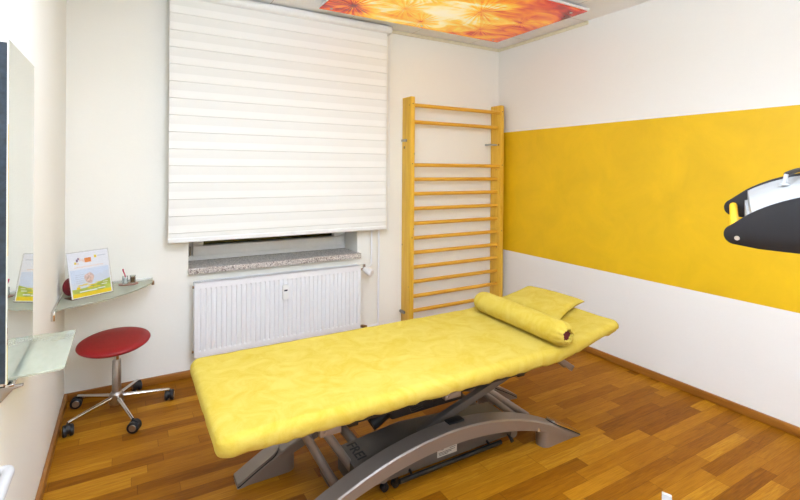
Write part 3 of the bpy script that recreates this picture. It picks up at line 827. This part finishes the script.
for (wx, wy) in ((-.242, 3.329), (.069, 3.405), (.250, 3.160), (.035, 2.872), (-.262, 3.004)):
    dx, dy = wx-sx_, wy-sy_; L_ = math.hypot(dx, dy); ux, uy = dx/L_, dy/L_
    L_ = min(L_, .275)
    bm = bmesh.new(); tube(bm, [(ux*.02, uy*.02, .098), (ux*.12, uy*.12, .086), (ux*(L_-.01), uy*(L_-.01), .068), (ux*L_, uy*L_, .066)], [.013, .011, .0085, .008], 14)
    leg = link('leg', bm, M['chrome'], st)
    ang = math.atan2(uy, ux)+rw.uniform(.5, 1.3)
    vx, vy = math.cos(ang), math.sin(ang); px, py = -vy, vx
    cx, cy = ux*L_+vx*.008, uy*L_+vy*.008
    bm = bmesh.new()
    for s_ in (-1, 1):
        tube(bm, [(cx+px*s_*.007, cy+py*s_*.007, .0300), (cx+px*s_*.010, cy+py*s_*.010, .0300), (cx+px*s_*.022, cy+py*s_*.022, .0300), (cx+px*s_*.025, cy+py*s_*.025, .0300)], [.028, .0300, .0300, .025], 24)
    tube(bm, [(cx-px*.008, cy-py*.008, .038), (cx+px*.008, cy+py*.008, .038)], .026, 16)
    tube(bm, [(ux*L_, uy*L_, .05), (ux*L_, uy*L_, .068)], .007, 10)
    cs = link('castor', bm, M['black'], leg)
    for s_ in (-1, 1):
        bm = bmesh.new(); tube(bm, [(cx+px*s_*.0248, cy+py*s_*.0248, .0300), (cx+px*s_*.0262, cy+py*s_*.0262, .0300)], [.019, .017], 20)
        link('wheel_disc', bm, M['steel'], cs)

# ------------------------------------------------------------------ corner shelf with leaflet, tray
cs_ = thing('corner_shelf', 'curved glass corner shelf on the walls above the red stool', 'shelf', (0, 0, 0))
edge = [(-.305, 2.862), (-.295, 2.898), (-.262, 2.922), (-.215, 2.938), (-.166, 2.960), (-.115, 2.990), (-.062, 3.028), (-.01, 3.078), (.05, 3.150), (.10, 3.226), (.135, 3.292), (.147, 3.345), (.147, 3.432)]
pts = [(XL+.012, YB-.012, .690), (XL+.012, 2.862, .690)]+[(x, y, .690) for x, y in edge]
bm = bmesh.new(); prism(bm, pts, (0, 0, .010), .002); link('glass_panel', bm, M['shelf_glass'], cs_)
bm = bmesh.new(); box(bm, (XL, 2.845, .680), (XL+.013, YB-.013, .703), .003); box(bm, (XL, 2.838, .655), (XL+.018, 2.860, .704), .003); link('wall_rail', bm, M['chrome'], cs_)
bm = bmesh.new(); box(bm, (XL+.013, YB-.013, .682), (.150, YB, .702), .003); link('wall_rail', bm, M['steel'], cs_)
link('end_clip', BX((.138, YB-.11, .674), (.154, YB-.085, .700), .003), M['brass'], cs_)

# leaflet stand (local: x to the right, y back, origin bottom centre front)
b0 = Vector((-.250, 3.040, .700)); b1 = Vector((-.066, 3.150, .700)); dv = (b1-b0); Wl = dv.length; rz = math.atan2(dv.y, dv.x)
ls = thing('leaflet_stand', 'clear acrylic stand holding a white printed leaflet on the corner shelf', 'leaflet stand', tuple((b0+b1)/2), rz)
lean = math.atan2(.062, .245)
HL = .250
def LM(dy=0): return Matrix.Translation((0, dy, .002)) @ Matrix.Rotation(-lean, 4, 'X')
def lbox(bm, x0, x1, z0, z1, t0, t1):
    b2 = bmesh.new(); box(b2, (x0, t0, z0), (x1, t1, z1)); b2.transform(LM())
    me = bpy.data.meshes.new('t'); b2.to_mesh(me); b2.free(); bm.from_mesh(me); bpy.data.meshes.remove(me)
bm = bmesh.new(); lbox(bm, -Wl/2-.003, Wl/2+.003, 0, HL+.004, -.0035, -.0018); lbox(bm, -Wl/2-.003, Wl/2+.003, 0, HL+.004, .002, .0036)
box(bm, (-Wl/2-.003, -.002, .0005), (Wl/2+.003, .085, .003))
link('acrylic_holder', bm, M['acrylic'], ls, smooth=False)
bm = bmesh.new(); lbox(bm, -Wl/2, Wl/2, .003, HL, 0, .0015); lf = link('leaflet', bm, M['paper'], ls, smooth=False)
def mark(name, mat, rects, t=-.0006):
    bm = bmesh.new()
    for (u0, u1, v0, v1) in rects:
        lbox(bm, -Wl/2+u0*Wl, -Wl/2+u1*Wl, .003+v0*(HL-.003), .003+v1*(HL-.003), t, .0001)
    o = link(name, bm, mat, lf, smooth=False); return o
def wavy(name, mat, f_top, f_bot, t, n=16, u0=.03, u1=.97):
    bm = bmesh.new(); v = []
    for i in range(n+1):
        u = u0+(u1-u0)*i/n; x = -Wl/2+u*Wl
        v.append((bm.verts.new(LM() @ Vector((x, t, .003+f_bot(u)*HL*.985))), bm.verts.new(LM() @ Vector((x, t, .003+f_top(u)*HL*.985)))))
    for a, c in zip(v, v[1:]): bm.faces.new((a[0], c[0], c[1], a[1]))
    return link(name, bm, mat, lf, smooth=False)
wavy('sky_print', M['sky_print'], lambda u: .62, lambda u: .06, -.0002)
wavy('green_print', M['leaf_green'], lambda u: .20+.22*max(0, u-.35), lambda u: .06, -.0004)
wavy('yellow_print', M['leaf_yellow'], lambda u: .10, lambda u: .015, -.0006)
mark('logo_orange', M['orange'], [(.40, .56, .76, .86)]); mark('logo_yellow', M['leaf_yellow'], [(.64, .70, .84, .90)], -.0007); mark('logo_yellow', M['leaf_yellow'], [(.15, .20, .74, .79)], -.0007)
mark('logo_purple', M['purple'], [(.20, .24, .79, .85), (.24, .27, .83, .88)], -.0007)
mark('logo_peach', M['faint'], [(.27, .30, .80, .87), (.31, .33, .80, .84), (.34, .36, .79, .84), (.37, .39, .77, .83), (.21, .25, .73, .77)])
mark('fine_print', M['grey_print'], [(.72, .93, .872, .882)])
for k in range(5): mark('text_line', M['grey_print'], [(.14, .36, .5-.045*k, .505-.045*k)])
mark('headline', M['faint'], [(.14+.055*k, .18+.055*k, .655+.004*(k % 3), .675+.004*((k*2) % 3)) for k in range(13)])
mark('yellow_text', M['leaf_yellow'], [(.14, .22, .19, .24), (.18, .40, .255, .275), (.42, .62, .235, .255), (.40, .52, .18, .21), (.54, .70, .18, .20), (.30, .45, .28, .29), (.60, .72, .27, .285)], -.0008)
mark('white_text', M['paper'], [(.20, .62, .115, .14), (.64, .82, .13, .15), (.74, .88, .21, .225), (.78, .90, .26, .27)], -.0010)
bm = bmesh.new()
lp = [LM() @ Vector((-Wl/2+Wl*(.46+.115*math.cos(a)*(1+.12*math.sin(3*a))), -.0012, .003+HL*(.40+.115*math.sin(a)*(1+.1*math.cos(5*a))))) for a in [2*PI*i/24 for i in range(24)]]
bm.faces.new([bm.verts.new(p) for p in lp]); link('picture', bm, M['tan_print'], lf, smooth=False)

# dark red pouch tucked behind the leaflet
bm = bmesh.new(); bmesh.ops.create_uvsphere(bm, u_segments=28, v_segments=16, radius=1)
for v in bm.verts:
    v.co = Vector((v.co.x*.034, v.co.y*.060, v.co.z*.050*(1 if v.co.z > 0 else .94)+.047*1.0+.006*v.co.y*v.co.x))
o = link('red_pouch', bm, M['dark_red'], None, ang=60); o.location = (-.272, 3.175, .700)
tag(o, 'small rounded dark red pouch behind the leaflet stand in the corner', 'pouch')

tr = thing('coaster', 'oval brown coaster on the corner shelf beside the leaflet stand', 'coaster', (.012, 3.300, .7005))
bm = bmesh.new(); lathe(bm, [(0, 0), (.05, 0), (.054, .003), (.054, .006), (.05, .008), (0, .008)], 36); 
for v in bm.verts: v.co.y *= .62
link('tray_plate', bm, M['brown'], tr)
def jar(x, y, fill, lab):
    j = thing('small_jar', lab, 'jar', (x, y, .7088), 0, 'small jars on the brown coaster')
    bm = bmesh.new(); lathe(bm, [(.0, 0), (.0145, 0), (.016, .003), (.0165, .046), (.015, .046), (.0145, .005), (0, .005)], 24); link('glass_wall', bm, M['clear'], j, ang=50)
    bm = bmesh.new(); lathe(bm, [(0, .0055), (.0135, .0055), (.014, .036), (0, .037)], 20); link('contents', bm, fill, j)
    return j
jar(-.006, 3.297, M['paper'], 'small glass jar left on the brown coaster, a pink stick rising from it')
jar(.034, 3.302, M['brass'], 'small glass jar with brownish contents right on the brown coaster')
bm = bmesh.new(); tube(bm, [(-.004, 3.297, .7472), (-.008, 3.297, .765), (-.016, 3.296, .785), (-.018, 3.296, .800)], [.0028, .0030, .0036, .0042], 10)
o = link('pink_stick', bm, M['pink'], None); tag(o, 'pink plastic stick standing in the left small jar', 'stick')

# ------------------------------------------------------------------ mirror and glass shelf on the left wall
mi = thing('wall_mirror', 'tall frameless mirror with dark edge on the left wall', 'mirror', (0, 0, 0))
MY0, MY1, MZ0, MZ1, MX = 1.690, 2.105, .800, 1.775, -.288
link('mirror_body', BX((XL, MY0+.004, MZ0+.003), (MX-.005, MY1-.02, MZ1-.010)), M['mirror_side'], mi)  # dark block between the mirror glass and the wall
link('mirror_glass', BX((MX-.005, MY0, MZ0), (MX, MY1, MZ1), .001, 1), M['mirror'], mi)
gs = thing('glass_shelf', 'greenish glass shelf with chrome rail at the foot of the mirror', 'shelf', (0, 0, 0))
sz = .788
bm = bmesh.new(); prism(bm, [(MX-.010, 1.800-.02, sz-.008), (-.172, 1.790, sz-.008), (-.166, 1.797, sz-.008), (-.166, 2.180, sz-.008), (-.172, 2.187, sz-.008), (MX-.010, 2.187, sz-.008)], (0, 0, .008), .0015)
link('glass_panel', bm, M['shelf_glass'], gs)
bm = bmesh.new(); box(bm, (XL, 1.745, sz-.016), (MX+.006, 2.19, sz-.0085), .002); box(bm, (XL, 1.745, sz-.016), (MX-.012, 2.19, sz+.006), .002); link('rail', bm, M['chrome'], gs)
bm = bmesh.new(); prism(bm, [(XL, 1.752, sz-.016), (-.262, 1.752, sz-.016), (-.262, 1.752, sz-.022), (-.285, 1.752, sz-.028), (-.300, 1.752, sz-.045), (XL, 1.752, sz-.068)], (0, .012, 0), .002); link('bracket', bm, M['steel'], gs)
bm = bmesh.new(); prism(bm, [(XL, 2.16, sz-.016), (-.262, 2.16, sz-.016), (-.262, 2.16, sz-.022), (-.285, 2.16, sz-.028), (-.300, 2.16, sz-.045), (XL, 2.16, sz-.068)], (0, .012, 0), .002); link('bracket', bm, M['steel'], gs)

# white grab rail at the lower left
gr = thing('grab_rail', 'white tubular grab rail on the left wall near the bottom left corner', 'rail', (0, 0, 0))
gz = .668; gx = -.246; r = .014
pts = [(XL+.002, 1.475, gz)]+[Vector((gx-r, 1.475-r, gz))+Vector((r*math.sin(a), r*math.cos(a), 0)) for a in [PI/2*i/8 for i in range(9)]]+[Vector((gx-r, 1.0+r, gz))+Vector((r*math.cos(a), -r*math.sin(a), 0)) for a in [PI/2*i/8 for i in range(9)]]+[(XL+.002, 1.0, gz)]
link('rail_tube', TB(pts, .0125, 20), M['trolley'], gr)
for y in (1.475, 1.0):
    link('wall_flange', TB([(XL, y, gz), (XL+.006, y, gz)], .026, 24), M['white_enamel'], gr)

# ------------------------------------------------------------------ infrared lamp on a wheeled stand, right
hl = thing('treatment_lamp', 'white treatment lamp between black curved side panels on a stand by the yellow band', 'lamp', (2.034, .605, 0))
hx, hy = 2.034, .605
wv = Vector((.5052, .8630, 0)); rv = Vector((.8630, -.5052, 0))      # directions along and across the hood
near = wv*1.2+rv*(.697*1.2); near.z = 1.255
far = wv*1.45+rv*(.697*1.45); far.z = 1.306
ez = (far-near).normalized()
ex = ez.cross(Vector((0, 0, 1))).normalized()
ey = ex.cross(ez).normalized()
if ey.z < 0: ey = -ey
LH = .52
def hp(u, v, w_): # u along hood, v up, w from near panel to far panel
    return near+ex*u+ey*v+ez*w_-Vector((hx, hy, 0))
def outline(inset=0, u0=None, u1=None):
    P_ = []
    tipr = .020
    # underside nearly flat, top a long bow
    import math as m
    for i in range(13):                       # rounded left tip
        a = -PI/2-.25-(PI-.75)*i/12
        P_.append((.024+.026*m.cos(a), .026*m.sin(a)+.0))
    for i in range(1, 28):
        u = .035+(LH-.07)*i/28
        P_.append((u, .026+.092*(1-((u-LH/2)/(LH/2-.02))**2)**.8 if abs(u-LH/2) < LH/2-.02 else .026))
    for i in range(13):
        a = PI/2-.5-(PI-.75)*i/12
        P_.append((LH-.024+.026*m.cos(a), .026*m.sin(a)))
    for i in range(1, 12):
        u = LH-.03-(LH-.06)*i/12
        P_.append((u, -.030-.009*(1-((u-LH/2)/(LH/2-.02))**2)))
    return P_
ol = outline()
W_ = (far-near).length
for w0 in (0, W_-.006):
    bm = bmesh.new(); prism(bm, [hp(u, v, w0) for u, v in ol], ez*.006, .001)
    pn = link('side_panel', bm, M['charcoal'], hl)
    for (u, v) in ((.026, -.008), (LH-.026, -.008)):
        bm = bmesh.new(); tube(bm, [hp(u, v, w0-.003), hp(u, v, w0+.009)], .006, 14); link('bolt', bm, M['chrome'], pn)
bm = bmesh.new(); bm.free()
inner = [(.056, -.02)]
for i in range(0, 25):
    u = .056+(LH-.112)*i/24
    inner.append((u, .024+.088*(1-((u-LH/2)/(LH/2-.02))**2)**.8))
inner.append((LH-.056, -.02))
bm = bmesh.new(); prism(bm, [hp(u, v, .008) for u, v in inner], ez*(W_-.016), .003); link('housing', bm, M['lamp_white'], hl)
bm = bmesh.new(); prism(bm, [hp(u, v, .02) for u, v in ((.049, -.015), (.0555, -.015), (.0555, .030), (.049, .028))], ez*(W_-.04), .002); link('vent_plate', bm, M['lamp_white'], hl)
for u in (.022, LH-.022):
    link('handle_rod', TB([hp(u, .006, .006), hp(u, .006, W_-.006)], .0105, 18), M['yellow_rod'], hl)
c0 = hp(.132, .094, W_*.62)
bm = bmesh.new(); tube(bm, [c0, c0+Vector((0, 0, .005)), c0+Vector((0, 0, .006)), c0+Vector((.006, -.003, .030))], [.013, .012, .0055, .005], 14); link('cable_grommet', bm, M['lamp_white'], hl)
c1 = c0+Vector((.006, -.003, .030))
colx = Vector((0, 0, 0))
end = Vector((-.02, 0, 1.32))
cp = [c1]
for i in range(1, 15):
    t = i/14; q = c1.lerp(end, t); q.z += .050*math.sin(PI*t)
    cp.append(q)
link('cable', TB(cp, .0065, 12), M['black'], hl)
# column, arm and wheeled foot
link('column', TB([(0, 0, .10), (0, 0, 1.36)], .019, 20), M['lamp_white'], hl)
bm = bmesh.new(); tube(bm, [(0, 0, 1.30), hp(LH*.80, .02, W_*.9), hp(LH*.80, .02, W_*.4)], .012, 14); link('arm', bm, M['steel'], hl)
bm = bmesh.new(); lathe(bm, [(0, .06), (.045, .06), (.05, .075), (.04, .12), (.022, .14), (0, .14)], 28); link('hub', bm, M['lamp_white'], hl)
a0 = math.radians(58)
for k in range(5):
    a = a0+2*PI*k/5; ux, uy = math.cos(a), math.sin(a); px, py = -uy, ux; LF = .32
    bm = bmesh.new()
    prism(bm, [(ux*.02+px*.018, uy*.02+py*.018, .075), (ux*.02-px*.018, uy*.02-py*.018, .075), (ux*LF-px*.015, uy*LF-py*.015, .062), (ux*LF+px*.015, uy*LF+py*.015, .062)], (0, 0, .024), .003)
    lg = link('leg', bm, M['lamp_white'], hl)
    cx, cy = ux*(LF-.03), uy*(LF-.03)
    bm = bmesh.new(); tube(bm, [(cx-px*.016, cy-py*.016, .027), (cx-px*.028, cy-py*.028, .027)], .027, 20); tube(bm, [(cx+px*.016, cy+py*.016, .027), (cx+px*.028, cy+py*.028, .027)], .027, 20)
    tube(bm, [(cx-px*.02, cy-py*.02, .027), (cx+px*.02, cy+py*.02, .027)], .008, 12); tube(bm, [(cx, cy, .03), (cx, cy, .063)], .008, 12)
    link('castor', bm, M['silver_dark'], lg)

# ------------------------------------------------------------------ low white trolley, one corner post reaching into view
ang = math.atan2(wv.y+rv.y*.57, wv.x+rv.x*.57)
tcx, tcy = 1.502-.26*math.cos(ang), .857-.26*math.sin(ang)
tl = thing('low_trolley', 'white low trolley at the bottom edge of the picture, only its corner post showing', 'trolley', (tcx, tcy, 0), ang)
for k in range(4):
    a = PI/2*k; ux, uy = math.cos(a), math.sin(a)
    bm = bmesh.new(); box(bm, (.243, -.016, .05), (.257, .012, .384), .002)
    for v in bm.verts:
        if v.co.z > .3: v.co.z += -v.co.y*-.12
    bm.transform(Matrix.Rotation(a, 4, 'Z')); link('post', bm, M['trolley'], tl)
    bm = bmesh.new(); tube(bm, [(.24, -.012, .025), (.24, .012, .025)], .025, 20); tube(bm, [(.246, 0, .03), (.246, 0, .055)], .006, 10)
    bm.transform(Matrix.Rotation(a, 4, 'Z')); link('castor', bm, M['silver_dark'], tl)
for z in (.09, .30):
    bm = bmesh.new(); prism(bm, [(.243*math.cos(PI/2*k), .243*math.sin(PI/2*k), z) for k in range(4)], (0, 0, .012), .002); link('tray', bm, M['trolley'], tl)
bm = bmesh.new(); lathe(bm, [(0, .312), (.012, .312), (.014, .34), (.018, .350), (.012, .362), (0, .364)], 20, Matrix.Translation((.19, .034, 0))); link('knob', bm, M['silver_dark'], tl)

# ------------------------------------------------------------------ ceiling picture panel
cpn = thing('ceiling_picture_panel', 'rectangular orange and yellow dandelion picture panel hung under the ceiling', 'picture panel', (0, 0, 0))
PX0, PX1, PY0, PY1 = 1.178, 2.848, 2.215, 3.168
link('white_tray', BX((PX0-.004, PY0-.012, 2.566), (PX1+.004, PY1+.002, 2.582), .002), M['white_enamel'], cpn)
link('printed_sheet', BX((PX0, PY0, 2.561), (PX1, PY1, 2.5662)), M['print'], cpn)
for x in (PX0+.07, (PX0+PX1)/2, PX1-.09):
    for y in (PY0+.07, PY1-.055):
        link('standoff_screw', TB([(x, y, 2.556), (x, y, 2.561)], .011, 16), M['chrome'], cpn)
        link('spacer', TB([(x, y, 2.581), (x, y, 2.60)], .008, 10), M['steel'], cpn)

# ------------------------------------------------------------------ added fill lights, out of view above and behind the camera
def pendant(x, y, lx, ly, z, m, lab):
    """invented opal box on two rods, added to light the ceiling and the room"""
    t = thing('added_pendant_light', lab, 'pendant light', (x, y, H), 0, 'added opal pendant lights')
    link('ceiling_plate', BX((-lx/2+.1, -.03, -.02), (lx/2-.1, .03, 0), .004), M['white_enamel'], t)
    for sx in (-1, 1): link('rod', TB([(sx*(lx/2-.13), 0, -.02), (sx*(lx/2-.13), 0, z-H+.10)], .004, 8), M['steel'], t)
    link('diffuser', BX((-lx/2, -ly/2, z-H), (lx/2, ly/2, z-H+.10), .02, 3), m, t)
pendant(.90, .60, .8, .4, 2.05, M['fill_glow'], 'added unseen opal pendant light between the left wall and the treatment table')
pendant(1.3, -.95, .9, .45, 2.05, M['fill_glow'], 'added unseen opal pendant light at the entrance end of the room')
pendant(.48, 1.50, .5, .35, 2.20, M['fill_glow_small'], 'small added unseen opal pendant light left of the orange picture panel')
fl = thing('added_floor_lamp', 'added unseen white floor lamp with opal drum shade behind the viewer by the left wall', 'floor lamp', (.15, -.9, 0))  # invented lamp, added for frontal fill light
bm = bmesh.new(); lathe(bm, [(0, 0), (.14, 0), (.14, .015), (.02, .025), (0, .025)], 32); link('base', bm, M['white_enamel'], fl)
link('pole', TB([(0, 0, .02), (0, 0, 1.46)], .012, 12), M['white_enamel'], fl)
bm = bmesh.new(); lathe(bm, [(0, 1.25), (.18, 1.25), (.15, 1.55), (0, 1.55)], 40); link('lamp_shade', bm, M['fill_shade_glow'], fl)

# ------------------------------------------------------------------ world, camera, colour
wd = bpy.data.worlds.new('night'); scene.world = wd; wd.use_nodes = True
wd.node_tree.nodes['Background'].inputs[0].default_value = (.02, .025, .03, 1); wd.node_tree.nodes['Background'].inputs[1].default_value = .2

cam = bpy.data.cameras.new('camera'); co = bpy.data.objects.new('camera', cam); C.objects.link(co)
F, YAW, PITCH, ROLL = 466.286, math.radians(30.347), math.radians(-.077), math.radians(.409)
fw = Vector((math.sin(YAW)*math.cos(PITCH), math.cos(YAW)*math.cos(PITCH), math.sin(PITCH)))
rr = Vector((math.cos(YAW), -math.sin(YAW), 0)); uu = rr.cross(fw)
r2 = rr*math.cos(ROLL)+uu*math.sin(ROLL); u2 = -rr*math.sin(ROLL)+uu*math.cos(ROLL)
m3 = Matrix((r2, u2, -fw)).transposed()
co.matrix_world = Matrix.Translation((0, 0, 1.41316)) @ m3.to_4x4()
cam.sensor_width = 36; cam.lens = F/800*36; cam.sensor_fit = 'HORIZONTAL'
cam.shift_y = -(250-170.74)/800; cam.clip_start = .02
scene.camera = co
vs_ = scene.view_settings
vs_.view_transform = 'Standard'; vs_.look = 'None'; vs_.exposure = 0.63; vs_.gamma = 1; vs_.use_curve_mapping = False
